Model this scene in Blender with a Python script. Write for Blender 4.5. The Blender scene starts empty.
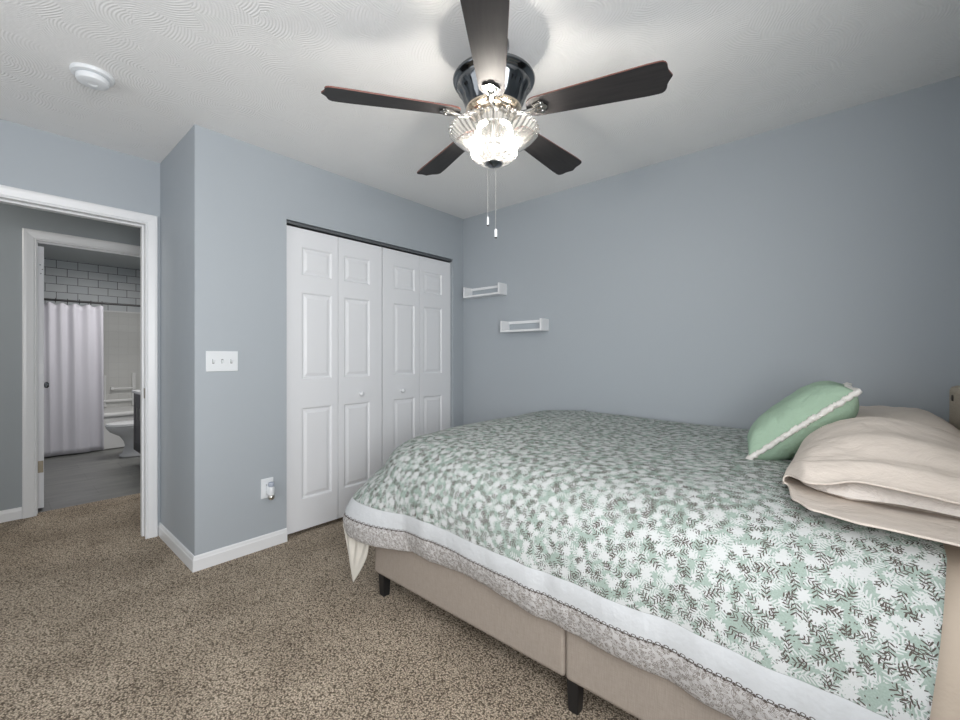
import bpy, bmesh, math, random
from mathutils import Vector, Matrix, noise
C = bpy.context.scene.collection
S = bpy.context.scene
PI = math.pi
random.seed(7)

# ------------------------------------------------------------------ camera
cam_d = bpy.data.cameras.new('camera')
cam = bpy.data.objects.new('camera', cam_d); C.objects.link(cam)
cam.location = (0, 0, 1.176)
cam.rotation_euler = (PI/2, 0, math.radians(41.02))
cam_d.sensor_width = 36; cam_d.lens = 425.5/960*36; cam_d.shift_y = -4.25/960
cam_d.clip_start = 0.02
S.camera = cam
# ------------------------------------------------------------------ view, world
S.view_settings.view_transform = 'Standard'; S.view_settings.look = 'None'
S.view_settings.gamma = 1; S.view_settings.use_curve_mapping = False
S.view_settings.exposure = 0.0
w = bpy.data.worlds.new('world'); S.world = w; w.use_nodes = True
w.node_tree.nodes['Background'].inputs[0].default_value = (.85, .92, 1, 1)
w.node_tree.nodes['Background'].inputs[1].default_value = 0.6
S.cycles.max_bounces = 12; S.cycles.diffuse_bounces = 8; S.cycles.transparent_max_bounces = 24
S.cycles.caustics_reflective = False; S.cycles.caustics_refractive = False
S.cycles.sample_clamp_indirect = 6
# ------------------------------------------------------------------ large lights
def area(name, loc, direction, sx, sy, power, col):
    l = bpy.data.lights.new(name, 'AREA'); l.shape = 'RECTANGLE'; l.size = sx; l.size_y = sy
    l.energy = power; l.color = col
    o = bpy.data.objects.new(name, l); C.objects.link(o); o.location = loc
    o.rotation_euler = Vector(direction).to_track_quat('-Z', 'Z').to_euler()
    return o
# unseen head-side source for flash and daylight; the rear area is added fill
area('head_side_fill', (0.50, 0.05, 1.45), (-1, 0.06, 0.16), 1.3, 1.1, 70, (.99, .99, 1))
area('rear_fill', (-1.5, -1.50, 1.45), (0, 1, 0.20), 1.9, 1.3, 18, (.99, .99, 1))
def point(name, loc, power, col, r=.05):
    l = bpy.data.lights.new(name, 'POINT'); l.energy = power; l.color = col; l.shadow_soft_size = r
    o = bpy.data.objects.new(name, l); C.objects.link(o); o.location = loc; return o
point('hall_lamp_light', (-4.0, -1.0, 2.25), 13, (1, .95, .88), .10)
area('bath_lamp_light', (-5.9, 1.15, 2.36), (0, 0, -1), .9, .9, 30, (1, .97, .95))

# ------------------------------------------------------------------ node helpers
class X:
    """scalar expression on a node tree"""
    def __init__(s, t, k): s.t = t; s.k = k
    def m(s, op, *a, clamp=False):
        n = s.t.nodes.new('ShaderNodeMath'); n.operation = op; n.use_clamp = clamp
        for i, v in enumerate((s,)+a):
            if isinstance(v, X): s.t.links.new(v.k, n.inputs[i])
            else: n.inputs[i].default_value = v
        return X(s.t, n.outputs[0])
    def __add__(s, o): return s.m('ADD', o)
    def __sub__(s, o): return s.m('SUBTRACT', o)
    def __mul__(s, o): return s.m('MULTIPLY', o)
    def __truediv__(s, o): return s.m('DIVIDE', o)
    def abs(s): return s.m('ABSOLUTE')
    def frac(s): return s.m('FRACT')
    def lt(s, o): return s.m('LESS_THAN', o)
    def gt(s, o): return s.m('GREATER_THAN', o)
    def min(s, o): return s.m('MINIMUM', o)
    def max(s, o): return s.m('MAXIMUM', o)
    def sin(s): return s.m('SINE')
    def cos(s): return s.m('COSINE')
class M:
    def __init__(s, name, rough=.6, col=(.8, .8, .8), metal=0, spec=.5):
        s.mat = bpy.data.materials.new(name); s.mat.use_nodes = True; s.t = s.mat.node_tree
        s.b = s.t.nodes['Principled BSDF']
        s.b.inputs['Roughness'].default_value = rough; s.b.inputs['Metallic'].default_value = metal
        s.b.inputs['Specular IOR Level'].default_value = spec
        s.b.inputs['Base Color'].default_value = (*col, 1)
    def n(s, typ, **kw):
        n = s.t.nodes.new(typ)
        for k, v in kw.items(): setattr(n, k, v)
        return n
    def coord(s, kind='Object', uv=None, scale=None, rot=None):
        if uv: n = s.n('ShaderNodeUVMap', uv_map=uv); o = n.outputs[0]
        else: n = s.n('ShaderNodeTexCoord'); o = n.outputs[kind]
        if scale or rot:
            m = s.n('ShaderNodeMapping'); s.t.links.new(o, m.inputs[0])
            if scale: m.inputs['Scale'].default_value = scale
            if rot: m.inputs['Rotation'].default_value = rot
            o = m.outputs[0]
        return o
    def noise(s, co, scale, detail=2, rough=.5, out=0, dist=0):
        n = s.n('ShaderNodeTexNoise'); s.t.links.new(co, n.inputs['Vector'])
        n.inputs['Scale'].default_value = scale; n.inputs['Detail'].default_value = detail
        n.inputs['Roughness'].default_value = rough; n.inputs['Distortion'].default_value = dist
        return X(s.t, n.outputs[out])
    def ramp(s, x, a, b):  # linear a..b -> 0..1 clamped
        n = s.n('ShaderNodeMapRange'); s.t.links.new(x.k, n.inputs[0])
        n.inputs[1].default_value = a; n.inputs[2].default_value = b
        return X(s.t, n.outputs[0])
    def mix(s, f, a, b):
        n = s.n('ShaderNodeMix', data_type='RGBA')
        s.t.links.new(f.k, n.inputs[0])
        for i, v in ((6, a), (7, b)):
            if isinstance(v, tuple): n.inputs[i].default_value = (*v, 1)
            else: s.t.links.new(v, n.inputs[i])
        return n.outputs[2]
    def color(s, sock): s.t.links.new(sock, s.b.inputs['Base Color'])
    def bump(s, x, strength=.3, dist=.01):
        n = s.n('ShaderNodeBump'); n.inputs['Strength'].default_value = strength; n.inputs['Distance'].default_value = dist
        s.t.links.new(x.k, n.inputs['Height']); s.t.links.new(n.outputs[0], s.b.inputs['Normal'])
    def sep(s, vec):
        n = s.n('ShaderNodeSeparateXYZ'); s.t.links.new(vec, n.inputs[0]); return [X(s.t, o) for o in n.outputs]
    def vmath(s, op, a, b=None, sc=None):
        n = s.n('ShaderNodeVectorMath', operation=op)
        for i, v in enumerate((a, b)):
            if v is None: continue
            if isinstance(v, tuple): n.inputs[i].default_value = v
            else: s.t.links.new(v, n.inputs[i])
        if sc is not None: n.inputs[3].default_value = sc
        return n.outputs[0]
    def cells(s, vec, size, off=(0, 0, 0)):
        """voronoi cells of about `size`: local x, y rotated at random per cell (units of vec), and three random numbers"""
        v = s.vmath('ADD', vec, off)
        v = s.vmath('SCALE', v, sc=1/size)
        n = s.n('ShaderNodeTexVoronoi', voronoi_dimensions='2D'); n.inputs['Scale'].default_value = 1
        s.t.links.new(v, n.inputs['Vector'])
        l = s.vmath('SUBTRACT', v, n.outputs['Position']); l = s.vmath('SCALE', l, sc=size)
        c = s.sep(n.outputs['Color']); x, y, z = s.sep(l)
        a = c[0]*(2*PI); ca, sa = a.cos(), a.sin()
        return x*ca - y*sa, x*sa + y*ca, c

WALLC = (.395, .431, .463)
def wall_mat(name, col=WALLC, rough=.55):
    m = M(name, rough, col); co = m.coord()
    m.bump(m.noise(co, 180, 3), .08, .002); return m.mat
m_wall = wall_mat('blue_grey_wall_paint')
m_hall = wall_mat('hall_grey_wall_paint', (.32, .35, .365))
m_white = M('white_trim_paint', .35, (.78, .79, .80)).mat
m_door = M('white_door_paint', .42, (.76, .77, .79)).mat
m_plastic = M('white_plastic', .35, (.74, .765, .785)).mat
m_slot = M('dark_slot', .6, (.04, .04, .04)).mat
m_nickel = M('polished_nickel', .16, (.75, .73, .70), metal=1).mat
m_iron = M('antique_nickel', .22, (.36, .35, .335), metal=1).mat
m_brass = M('aged_hinge_metal', .35, (.30, .27, .21), metal=1).mat
m_pewter = M('dark_pewter', .13, (.16, .17, .18), metal=1).mat
m_black = M('black_leg', .4, (.012, .012, .013)).mat
m_dark = M('black_metal', .4, (.02, .02, .02), metal=.5).mat
m_porc = M('porcelain', .12, (.72, .73, .75)).mat
m_tub = M('white_acrylic', .2, (.74, .74, .73)).mat
m_shelf = M('white_shelf_paint', .4, (.80, .81, .82)).mat
m_darkcloset = M('closet_interior_paint', .8, (.30, .32, .34)).mat

def ceiling_mat():
    m = M('swirl_textured_ceiling', .85, (.80, .80, .795)); co = m.coord()
    n = m.noise(co, 5, 1, out=1)
    v = m.vmath('ADD', co, m.vmath('SCALE', n.k, sc=.03))
    x, y, c = m.cells(v, .13)
    r = ((x+.12)*(x+.12) + (y*y)).m('SQRT')
    wv = (r*(2*PI/.0115)).sin()
    x2, y2, c2 = m.cells(v, .17, (3.3, 1.7, 0))
    r2 = ((x2+.13)*(x2+.13) + (y2*y2)).m('SQRT')
    wv2 = (r2*(2*PI/.0115)).sin()
    sel = m.ramp(m.noise(co, 4.5, 1), .45, .55)
    h = wv*sel + wv2*(sel*-1+1.0)
    amp = m.ramp(m.noise(co, 3.2, 1), .20, .52)
    m.bump(h*amp*.5 + m.noise(co, 60, 3)*.8, .30, .004); return m.mat
m_ceil = ceiling_mat()

def carpet_mat():
    m = M('brown_frieze_carpet', .95, spec=.1); co = m.coord()
    vo = m.n('ShaderNodeTexVoronoi'); vo.inputs['Scale'].default_value = 160
    nz = m.noise(co, 40, 1, out=1)
    v = m.vmath('ADD', co, m.vmath('SCALE', nz.k, sc=.012)); m.t.links.new(v, vo.inputs['Vector'])
    d = X(m.t, vo.outputs['Distance'])
    fine = m.noise(co, 170, 3, .65)
    h = m.ramp(d, .75, .05)*.55 + fine*.9
    f = m.ramp(h, .42, .98)
    big = m.ramp(m.noise(co, 3.0, 3, .55), .33, .62)
    c1 = m.mix(f, (.10, .078, .055), (.78, .66, .52))
    c2 = m.mix(f, (.065, .05, .036), (.60, .50, .385))
    m.color(m.mix(big, c2, c1)); m.bump(h, .8, .006); return m.mat
m_carpet = carpet_mat()

def tilefloor_mat():
    m = M('grey_slate_tile', .35); co = m.coord()
    br = m.n('ShaderNodeTexBrick'); m.t.links.new(m.coord(rot=(0, 0, PI/2)), br.inputs['Vector'])
    br.inputs['Scale'].default_value = 1; br.inputs['Brick Width'].default_value = .61; br.inputs['Row Height'].default_value = .305
    br.inputs['Mortar Size'].default_value = .003; br.inputs['Mortar Smooth'].default_value = .1
    br.inputs['Color1'].default_value = (.105, .108, .105, 1); br.inputs['Color2'].default_value = (.14, .143, .136, 1)
    br.inputs['Mortar'].default_value = (.07, .07, .068, 1)
    n = m.noise(m.coord(scale=(14, 3, 3)), 1, 5, .6)
    m.color(m.mix(m.ramp(n, .3, .7)*.6, br.outputs[0], (.25, .25, .235)))
    return m.mat
m_tilef = tilefloor_mat()
def subway_mat():
    m = M('white_subway_tile', .4); 
    x, y, z = m.sep(m.coord()); cb = m.n('ShaderNodeCombineXYZ')
    m.t.links.new((y+.158).k, cb.inputs[0]); m.t.links.new((z-.027).k, cb.inputs[1])
    br = m.n('ShaderNodeTexBrick'); m.t.links.new(cb.outputs[0], br.inputs['Vector'])
    br.inputs['Scale'].default_value = 1; br.inputs['Brick Width'].default_value = .206; br.inputs['Row Height'].default_value = .1045
    br.inputs['Mortar Size'].default_value = .0032; br.inputs['Mortar Smooth'].default_value = 0
    br.inputs['Color1'].default_value = (.56, .58, .59, 1); br.inputs['Color2'].default_value = (.50, .53, .55, 1)
    br.inputs['Mortar'].default_value = (.05, .05, .055, 1)
    m.color(br.outputs[0]); return m.mat
m_subway = subway_mat()
def surround_mat():
    m = M('moulded_small_tile_surround', .12, (.60, .60, .58))
    x, y, z = m.sep(m.coord())
    g = ((y/.108).frac()-.5).abs().gt(.47).max(((z/.108).frac()-.5).abs().gt(.47))
    m.color(m.mix(g*.15, (.60, .60, .58), (.42, .42, .41))); m.bump(g*-1, .5, .003); return m.mat
m_surround = surround_mat()

def linen_mat(name, col, amount=.25, scale=900):
    m = M(name, .9, spec=.15)
    x, y, z = m.sep(m.coord())
    a = m.noise(m.coord(scale=(1, 1, .06)), scale, 2)      # upright threads
    b = m.noise(m.coord(scale=(.06, .06, 1)), scale, 2)
    f = m.ramp(a*.55+b*.45, .36, .64)
    m.color(m.mix(f, tuple(c*(1-amount) for c in col), tuple(min(1, c*(1+amount)) for c in col)))
    m.bump(f, .25, .001); return m.mat
m_linen = linen_mat('taupe_linen_upholstery', (.345, .298, .255), .10, 600)
m_headb = linen_mat('headboard_linen', (.42, .37, .30), .14, 420)

def cotton_mat(name, col, crease=.5, scale=9, dist=.02):
    m = M(name, .85, col, spec=.2); co = m.coord()
    n = m.noise(co, scale, 4, .55, dist=.8)
    f = m.noise(co, scale*7, 3, .6)
    m.bump(n + f*.12, crease, dist); return m.mat
m_case = cotton_mat('blush_beige_cotton', (.66, .59, .525), .45, 8, .02)
m_insert = cotton_mat('cream_pillow_cover', (.68, .635, .59), .6, 14, .02)
m_sheet = cotton_mat('beige_cotton_sheet', (.50, .42, .34), .35, 9, .02)
m_matt = cotton_mat('white_mattress_cover', (.66, .62, .56), .4, 10, .015)
m_green = cotton_mat('sage_green_cotton', (.36, .495, .375), .6, 7, .03)
m_trim = M('white_crochet_trim', .95, (.78, .76, .72), spec=.1).mat
m_curt = cotton_mat('pale_lilac_white_shower_curtain', (.58, .57, .615), .1, 20, .004)

def blade_mat():
    m = M('dark_walnut_blade', .5, spec=.25)
    n = m.noise(m.coord(scale=(2, 22, 22)), 3.2, 5, .6)
    m.color(m.mix(m.ramp(n, .3, .75), (.020, .019, .020), (.036, .033, .033))); return m.mat
m_blade = blade_mat()
m_bladeedge = M('reddish_blade_edge', .5, (.16, .06, .045)).mat
def glass_mat():
    m = bpy.data.materials.new('clear_pressed_glass'); m.use_nodes = True; t = m.node_tree
    for n in list(t.nodes):
        if n.type != 'OUTPUT_MATERIAL': t.nodes.remove(n)
    out = t.nodes['Material Output']
    lw = t.nodes.new('ShaderNodeLayerWeight'); lw.inputs[0].default_value = .5
    cm = t.nodes.new('ShaderNodeMix'); cm.data_type = 'RGBA'; cm.inputs[6].default_value = (.96, .97, .97, 1); cm.inputs[7].default_value = (.30, .31, .33, 1)
    t.links.new(lw.outputs['Facing'], cm.inputs[0])
    tr = t.nodes.new('ShaderNodeBsdfTransparent'); tr.inputs[0].default_value = (.93, .94, .95, 1)
    gl = t.nodes.new('ShaderNodeBsdfGlossy'); gl.inputs['Roughness'].default_value = .08
    t.links.new(cm.outputs[2], tr.inputs[0]); tl = t.nodes.new('ShaderNodeBsdfTranslucent'); tl.inputs[0].default_value = (.9, .88, .85, 1)
    fr = t.nodes.new('ShaderNodeLayerWeight'); fr.inputs[0].default_value = .35
    m1 = t.nodes.new('ShaderNodeMixShader'); m1.inputs[0].default_value = .05
    t.links.new(tr.outputs[0], m1.inputs[1]); t.links.new(tl.outputs[0], m1.inputs[2])
    m2 = t.nodes.new('ShaderNodeMixShader'); t.links.new(fr.outputs['Facing'], m2.inputs[0])
    t.links.new(m1.outputs[0], m2.inputs[1]); t.links.new(gl.outputs[0], m2.inputs[2])
    t.links.new(m2.outputs[0], out.inputs[0]); return m
m_glass = glass_mat()
def emit_mat(name, col, st):
    m = M(name, .4, col); m.b.inputs['Emission Color'].default_value = (*col, 1); m.b.inputs['Emission Strength'].default_value = st
    return m.mat
m_bulb = emit_mat('lit_frosted_bulb', (1, .93, .84), 215)

BAND1, BAND2, BAND3 = .0, .0, .0   # set with the quilt profile
def quilt_mat(b1, b2):
    m = M('sage_botanical_quilt_print', .88, spec=.15)
    uv = m.coord(uv='pattern')
    wz = m.noise(uv, 14, 1, out=1)
    uvw = m.vmath('ADD', uv, m.vmath('SCALE', m.vmath('SUBTRACT', wz.k, (.5, .5, .5)), sc=.010))
    uvp_ = m.vmath('SCALE', uvw, sc=1.36)
    def leaves(size, off, s, wd, L, H, slope=1.0, stem=.0011):
        x, y, c = m.cells(uvp_, size, off)
        y = y + (x*x)*(9.0)
        ax = x.abs()
        t = ((y - ax*slope)/s).frac() - .5
        taper = (ax/L)*-1 + 1.0
        leaf = t.abs().lt((taper*(taper*-1+1.0)*4).m('SQRT')*(wd/s)) * ax.lt(L)
        hh = y.abs().lt(H)
        st = ax.lt(stem)
        return leaf.max(st)*hh*c[1].gt(.24)
    # white flowers: ragged stars
    def star(size, off, R, k):
        x, y, c = m.cells(uvp_, size, off)
        r = (x*x + y*y).m('SQRT'); th = y.m('ARCTAN2', x)
        return r.lt(((th*k).cos()*.22 + (th*(k+4)).sin()*.12 + .9)*R)
    white = star(.085, (0, 0, 0), .021, 9).max(star(.06, (5.2, 3.1, 0), .0115, 7))
    white = white.max(leaves(.050, (1.3, 7.7, 0), .0105, .0028, .017, .023))
    white = white.max(leaves(.046, (9.3, 2.7, 0), .0115, .0026, .016, .021, .7))
    dark = leaves(.046, (4.1, 1.2, 0), .0115, .0024, .0120, .0150, 1.1, .0007)
    dark2 = leaves(.052, (7.9, 8.8, 0), .0125, .0026, .0140, .0185, .9, .0007)
    dark = dark.max(dark2)
    x, y, c = m.cells(uvp_, .022, (2.2, 4.4, 0)); dots = (x*x+y*y*.4).m('SQRT').lt(.0016)
    dark = dark.max(dots)
    big = star(.085, (0, 0, 0), .019, 9)
    dark = dark*(big*-1+1.0)
    tone = m.ramp(m.noise(uv, 260, 2), .3, .7)
    green = m.mix(tone, (.268, .335, .296), (.335, .405, .362))
    col = m.mix(white, green, (.535, .55, .545))
    col = m.mix(dark, col, (.085, .070, .062))
    # border: plain white band, chain line, outlined leaf band
    u, wv, _ = m.sep(m.coord(uv='band'))
    def outline(size, off, r0):
        xx, yy, c = m.cells(uvw, size, off); rr = ((xx*xx)*4.0+yy*yy).m('SQRT')
        return (rr - r0).abs().lt(.0010).max(xx.abs().lt(.0005)*yy.abs().lt(r0*1.5))
    l1 = outline(.019, (1, 5, 0), .0068).max(outline(.021, (3.7, 2.2, 0), .0085)).max(outline(.024, (8.1, 6.4, 0), .0075))
    lace = m.mix(l1, (.58, .57, .565), (.25, .225, .205))
    cu = ((u/.021).frac()-.5)*.021; dw = wv - b2
    knots = (cu*cu + dw*dw).m('SQRT').lt(.0042)
    loop = (((cu.abs()-.0095)*(cu.abs()-.0095)*.5 + (dw+.005)*(dw+.005)).m('SQRT') - .0035).abs().lt(.001)
    chain = knots.max(dw.abs().lt(.0011)).max(loop)
    plain = (.59, .61, .625)
    c2 = m.mix(wv.gt(b2), plain, lace)
    c2 = m.mix(chain, c2, (.10, .085, .075))
    seam = (wv-b1).abs().lt(.001)
    c2 = m.mix(seam, c2, (.3, .32, .31))
    m.color(m.mix(wv.gt(b1), col, c2))
    co = m.coord()
    puck = m.noise(m.coord(uv='band', scale=(1, .25, 1)), 26, 3, .5)*m.ramp(wv, .45, .75)
    h = m.noise(co, 16, 3, .5)*.6 + m.noise(co, 60, 2)*.10 + puck*.7
    m.bump(h, .5, .016); return m.mat

# ------------------------------------------------------------------ mesh helpers
class MB:
    def __init__(s): s.v = []; s.f = []; s.mi = []
    def add(s, vs, fs, mi=0):
        o = len(s.v); s.v += [tuple(v) for v in vs]; s.f += [tuple(i+o for i in f) for f in fs]; s.mi += [mi]*len(fs); return s
    def box(s, a, b, mi=0):
        x0, y0, z0 = a; x1, y1, z1 = b
        return s.add([(x0,y0,z0),(x1,y0,z0),(x1,y1,z0),(x0,y1,z0),(x0,y0,z1),(x1,y0,z1),(x1,y1,z1),(x0,y1,z1)],
                     [(0,3,2,1),(4,5,6,7),(0,1,5,4),(1,2,6,5),(2,3,7,6),(3,0,4,7)], mi)
    def lathe(s, prof, n=32, centre=(0, 0, 0), mi=0, axis='z', wob=None, close=True):
        vs = []
        for r, z in prof:
            for i in range(n):
                a = 2*PI*i/n; rr = r*(1 + (wob(a, r, z) if wob else 0))
                p = (rr*math.cos(a), rr*math.sin(a), z)
                if axis == 'x': p = (p[2], p[0], p[1])
                if axis == 'y': p = (p[0], p[2], p[1])
                vs.append(tuple(p[k]+centre[k] for k in range(3)))
        fs = [(j*n+i, j*n+(i+1) % n, (j+1)*n+(i+1) % n, (j+1)*n+i) for j in range(len(prof)-1) for i in range(n)]
        if close:
            if prof[0][0] > 1e-6: fs.append(tuple(range(n))[::-1])
            if prof[-1][0] > 1e-6: fs.append(tuple((len(prof)-1)*n+i for i in range(n)))
        return s.add(vs, fs, mi)
    def tube(s, pts, r, n=10, mi=0):
        pts = [Vector(p) for p in pts]; rs = r if isinstance(r, (list, tuple)) else [r]*len(pts); vs = []
        for k, p in enumerate(pts):
            d = (pts[min(k+1, len(pts)-1)] - pts[max(k-1, 0)]).normalized()
            a = d.cross(Vector((0, 0, 1)) if abs(d.z) < .9 else Vector((1, 0, 0))).normalized(); b = d.cross(a)
            for i in range(n):
                t = 2*PI*i/n; vs.append(p + (a*math.cos(t) + b*math.sin(t))*rs[k])
        fs = [(j*n+i, (j+1)*n+i, (j+1)*n+(i+1) % n, j*n+(i+1) % n) for j in range(len(pts)-1) for i in range(n)]
        fs += [tuple(range(n)), tuple((len(pts)-1)*n+i for i in range(n))[::-1]]
        return s.add(vs, fs, mi)
    def grid(s, rows, mi=0, loop=False):
        n = len(rows[0]); vs = [p for r in rows for p in r]
        fs = [(j*n+i, j*n+(i+1) % n, (j+1)*n+(i+1) % n, (j+1)*n+i) for j in range(len(rows)-1) for i in range(n if loop else n-1)]
        return s.add(vs, fs, mi)
    def build(s, name, mats, parent=None, smooth=False, bevel=0, loc=None, fix=True, sub=0, solid=0, angle=35):
        me = bpy.data.meshes.new(name); me.from_pydata(s.v, [], s.f)
        if not isinstance(mats, (list, tuple)): mats = [mats]
        for m in mats: me.materials.append(m)
        for p, k in zip(me.polygons, s.mi): p.material_index = k
        if fix:
            bm = bmesh.new(); bm.from_mesh(me); bmesh.ops.recalc_face_normals(bm, faces=bm.faces); bm.to_mesh(me); bm.free()
        o = bpy.data.objects.new(name, me); C.objects.link(o)
        if loc: o.location = loc
        if parent: o.parent = parent
        if solid: md = o.modifiers.new('solid', 'SOLIDIFY'); md.thickness = solid; md.offset = 0
        if bevel: md = o.modifiers.new('bevel', 'BEVEL'); md.width = bevel; md.segments = 2; md.limit_method = 'ANGLE'; md.angle_limit = .6
        if sub: md = o.modifiers.new('sub', 'SUBSURF'); md.levels = sub; md.render_levels = sub
        if smooth:
            if angle >= 180:
                for p in me.polygons: p.use_smooth = True
            else: me.shade_smooth() if False else smooth_angle(me, math.radians(angle))
        return o
def smooth_angle(me, a):
    bm = bmesh.new(); bm.from_mesh(me)
    for f in bm.faces: f.smooth = True
    for e in bm.edges:
        e.smooth = not (len(e.link_faces) == 2 and e.calc_face_angle(0) > a)
    bm.to_mesh(me); bm.free()
def box(name, a, b, mat, parent=None, bevel=0): return MB().box(a, b).build(name, mat, parent, bevel=bevel)
def struct(o): o['kind'] = 'structure'; return o
def tag(o, label, cat, group=None, kind=None):
    o['label'] = label; o['category'] = cat
    if group: o['group'] = group
    if kind: o['kind'] = kind
    return o
def empty(name, loc=(0, 0, 0), rz=0):
    o = bpy.data.objects.new(name, None); C.objects.link(o); o.location = loc; o.rotation_euler = (0, 0, rz)
    o.empty_display_size = .05; return o
def sbox(name, a, b, mat, bevel=0): return struct(box(name, a, b, mat, bevel=bevel))

# ================================================================== ROOM SHELL
XC, YW, YB, XD = -2.70, 2.87, .73, -3.42          # closet wall, long wall, bump-out return, doorway wall
CE = 2.44; XH = .43; YR = -1.35                   # ceiling, head wall, wall behind the camera
XHALL, XBACK = -4.52, -7.85
# floors
struct(MB().box((XD-.12-1.05, -2.6, -.10), (XH+.12, YW+.12, 0)).build('floor', m_carpet))
struct(MB().box((XBACK-.1, -.75, -.10), (-4.59, 1.75, -.004)).build('floor_bathroom', m_tilef))
struct(MB().box((XD-.06, YR-.1, CE), (XH+.12, YW+.12, CE+.12)).build('ceiling', m_ceil))
struct(MB().box((-4.60, -2.6, CE), (XD-.06, 1.9, CE+.12)).build('ceiling_hall', m_ceil))
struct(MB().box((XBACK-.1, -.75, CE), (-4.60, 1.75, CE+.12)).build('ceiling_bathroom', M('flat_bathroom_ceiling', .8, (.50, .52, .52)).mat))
# long wall with the shelves
sbox('wall_right', (XC-.75, YW, 0), (XH+.12, YW+.12, CE), m_wall)
# closet wall with opening y 1.232..2.735, z..2.045
OY0, OY1, OZ = 1.232, 2.735, 2.045
mb = MB(); mb.box((XC-.10, YB, 0), (XC, OY0, CE)); mb.box((XC-.10, OY1, 0), (XC, YW, CE)); mb.box((XC-.10, OY0, OZ), (XC, OY1, CE))
struct(mb.build('wall_closet', m_wall))
sbox('wall_return', (XD, YB, 0), (XC-.10, YB+.10, CE), m_wall)
sbox('wall_closet_inside', (XC-.75, YB+.1, 0), (XC-.70, YW, CE), m_darkcloset)
# doorway wall: opening y -.145..0.645 z..2.03
DY0, DY1, DZ = -.118, .671, 2.042
mb = MB(); mb.box((XD-.12, DY1, 0), (XD, YB+.6, CE)); mb.box((XD-.12, YR, 0), (XD, DY0, CE)); mb.box((XD-.12, DY0, DZ), (XD, DY1, CE))
struct(mb.build('wall_left', m_wall))
# head wall with the assumed window opening, rear wall with the added one
mb = MB(); mb.box((XH, YR, 0), (XH+.12, -.60, CE)); mb.box((XH, .80, 0), (XH+.12, YW, CE)); mb.box((XH, -.60, 0), (XH+.12, .80, .85)); mb.box((XH, -.60, 2.05), (XH+.12, .80, CE))
struct(mb.build('wall_head', m_wall))
mb = MB(); mb.box((XD, YR-.12, 0), (-2.5, YR, CE)); mb.box((-.5, YR-.12, 0), (XH+.12, YR, CE)); mb.box((-2.5, YR-.12, 0), (-.5, YR, .8)); mb.box((-2.5, YR-.12, 2.1), (-.5, YR, CE))
struct(mb.build('wall_rear', m_wall))
# hallway
BY0, BY1, BZ = .202, .92, 2.045
mb = MB(); mb.box((XHALL-.12, -2.6, 0), (XHALL, BY0, CE)); mb.box((XHALL-.12, BY1, 0), (XHALL, 1.9, CE)); mb.box((XHALL-.12, BY0, BZ), (XHALL, BY1, CE))
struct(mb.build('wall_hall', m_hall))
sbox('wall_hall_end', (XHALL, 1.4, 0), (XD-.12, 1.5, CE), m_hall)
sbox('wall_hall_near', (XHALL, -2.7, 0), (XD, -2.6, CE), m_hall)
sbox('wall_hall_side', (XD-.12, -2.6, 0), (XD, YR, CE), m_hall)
# bathroom
sbox('wall_bathroom_back', (XBACK-.1, -.75, 0), (XBACK, 1.75, CE), m_subway)
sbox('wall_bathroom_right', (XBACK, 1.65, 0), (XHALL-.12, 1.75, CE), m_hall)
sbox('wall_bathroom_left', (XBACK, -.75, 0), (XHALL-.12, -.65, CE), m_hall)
sbox('trim_surround', (XBACK, -.65, .44), (XBACK+.012, 1.65, 1.79), m_surround)
sbox('trim_surround_cap', (XBACK, -.65, 1.79), (XBACK+.02, 1.65, 1.81), m_tub)

# casing: profile swept round a door opening, on a wall facing +x or -x
PROF = [(0, 0), (.0, .011), (.006, .013), (.010, .009), (.016, .014), (.040, .017), (.052, .019), (.066, .019), (.072, .015), (.072, 0)]
PROF = [(o*.88, t) for o, t in PROF]
def casing(name, xw, y0, y1, zt, sgn=1, k=1):
    path = [(y0, 0, -1, 0), (y0, zt, -1, 1), (y1, zt, 1, 1), (y1, 0, 1, 0)]
    rows = [[(xw + sgn*t, y + sy*(o*k-.006), z + (sz*(o*k-.006))) for o, t in PROF] for y, z, sy, sz in path]
    m = MB(); m.grid(rows); n = len(PROF); m.f += [tuple(range(n)), tuple(range(3*n, 4*n))]; m.mi += [0, 0]
    return struct(m.build(name, m_white))
casing('trim_1', XD, DY0+.014, DY1-.014, DZ-.014)
casing('trim_2', XD-.12, DY0+.014, DY1-.014, DZ-.014, -1)
casing('trim_3', XHALL, BY0+.014, BY1-.014, BZ-.014, 1, 1.16)
def jamb(name, x0, x1, y0, y1, zt, stopx):
    m = MB(); t = .016
    m.box((x0, y0, 0), (x1, y0+t, zt)); m.box((x0, y1-t, 0), (x1, y1, zt)); m.box((x0, y0+t, zt-t), (x1, y1-t, zt))
    m.box((stopx-.017, y0+t, 0), (stopx+.017, y0+t+.011, zt-t)); m.box((stopx-.017, y1-t-.011, 0), (stopx+.017, y1-t, zt-t)); m.box((stopx-.017, y0+t+.011, zt-t-.011), (stopx+.017, y1-t-.011, zt-t))
    return struct(m.build(name, m_white, bevel=.0015))
j1 = jamb('trim_4', XD-.119, XD-.001, DY0, DY1, DZ, XD-.07)
j2 = jamb('trim_5', XHALL-.119, XHALL-.001, BY0, BY1, BZ, XHALL-.05)
MB().box((XD-.050, DY1-.0180, .90), (XD-.022, DY1-.0155, .965)).build('strike_plate', m_brass, j1)
mb = MB()
for z in (.29, 1.10, 1.80): mb.box((XHALL-.118, BY0+.0155, z), (XHALL-.088, BY0+.019, z+.09))
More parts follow.
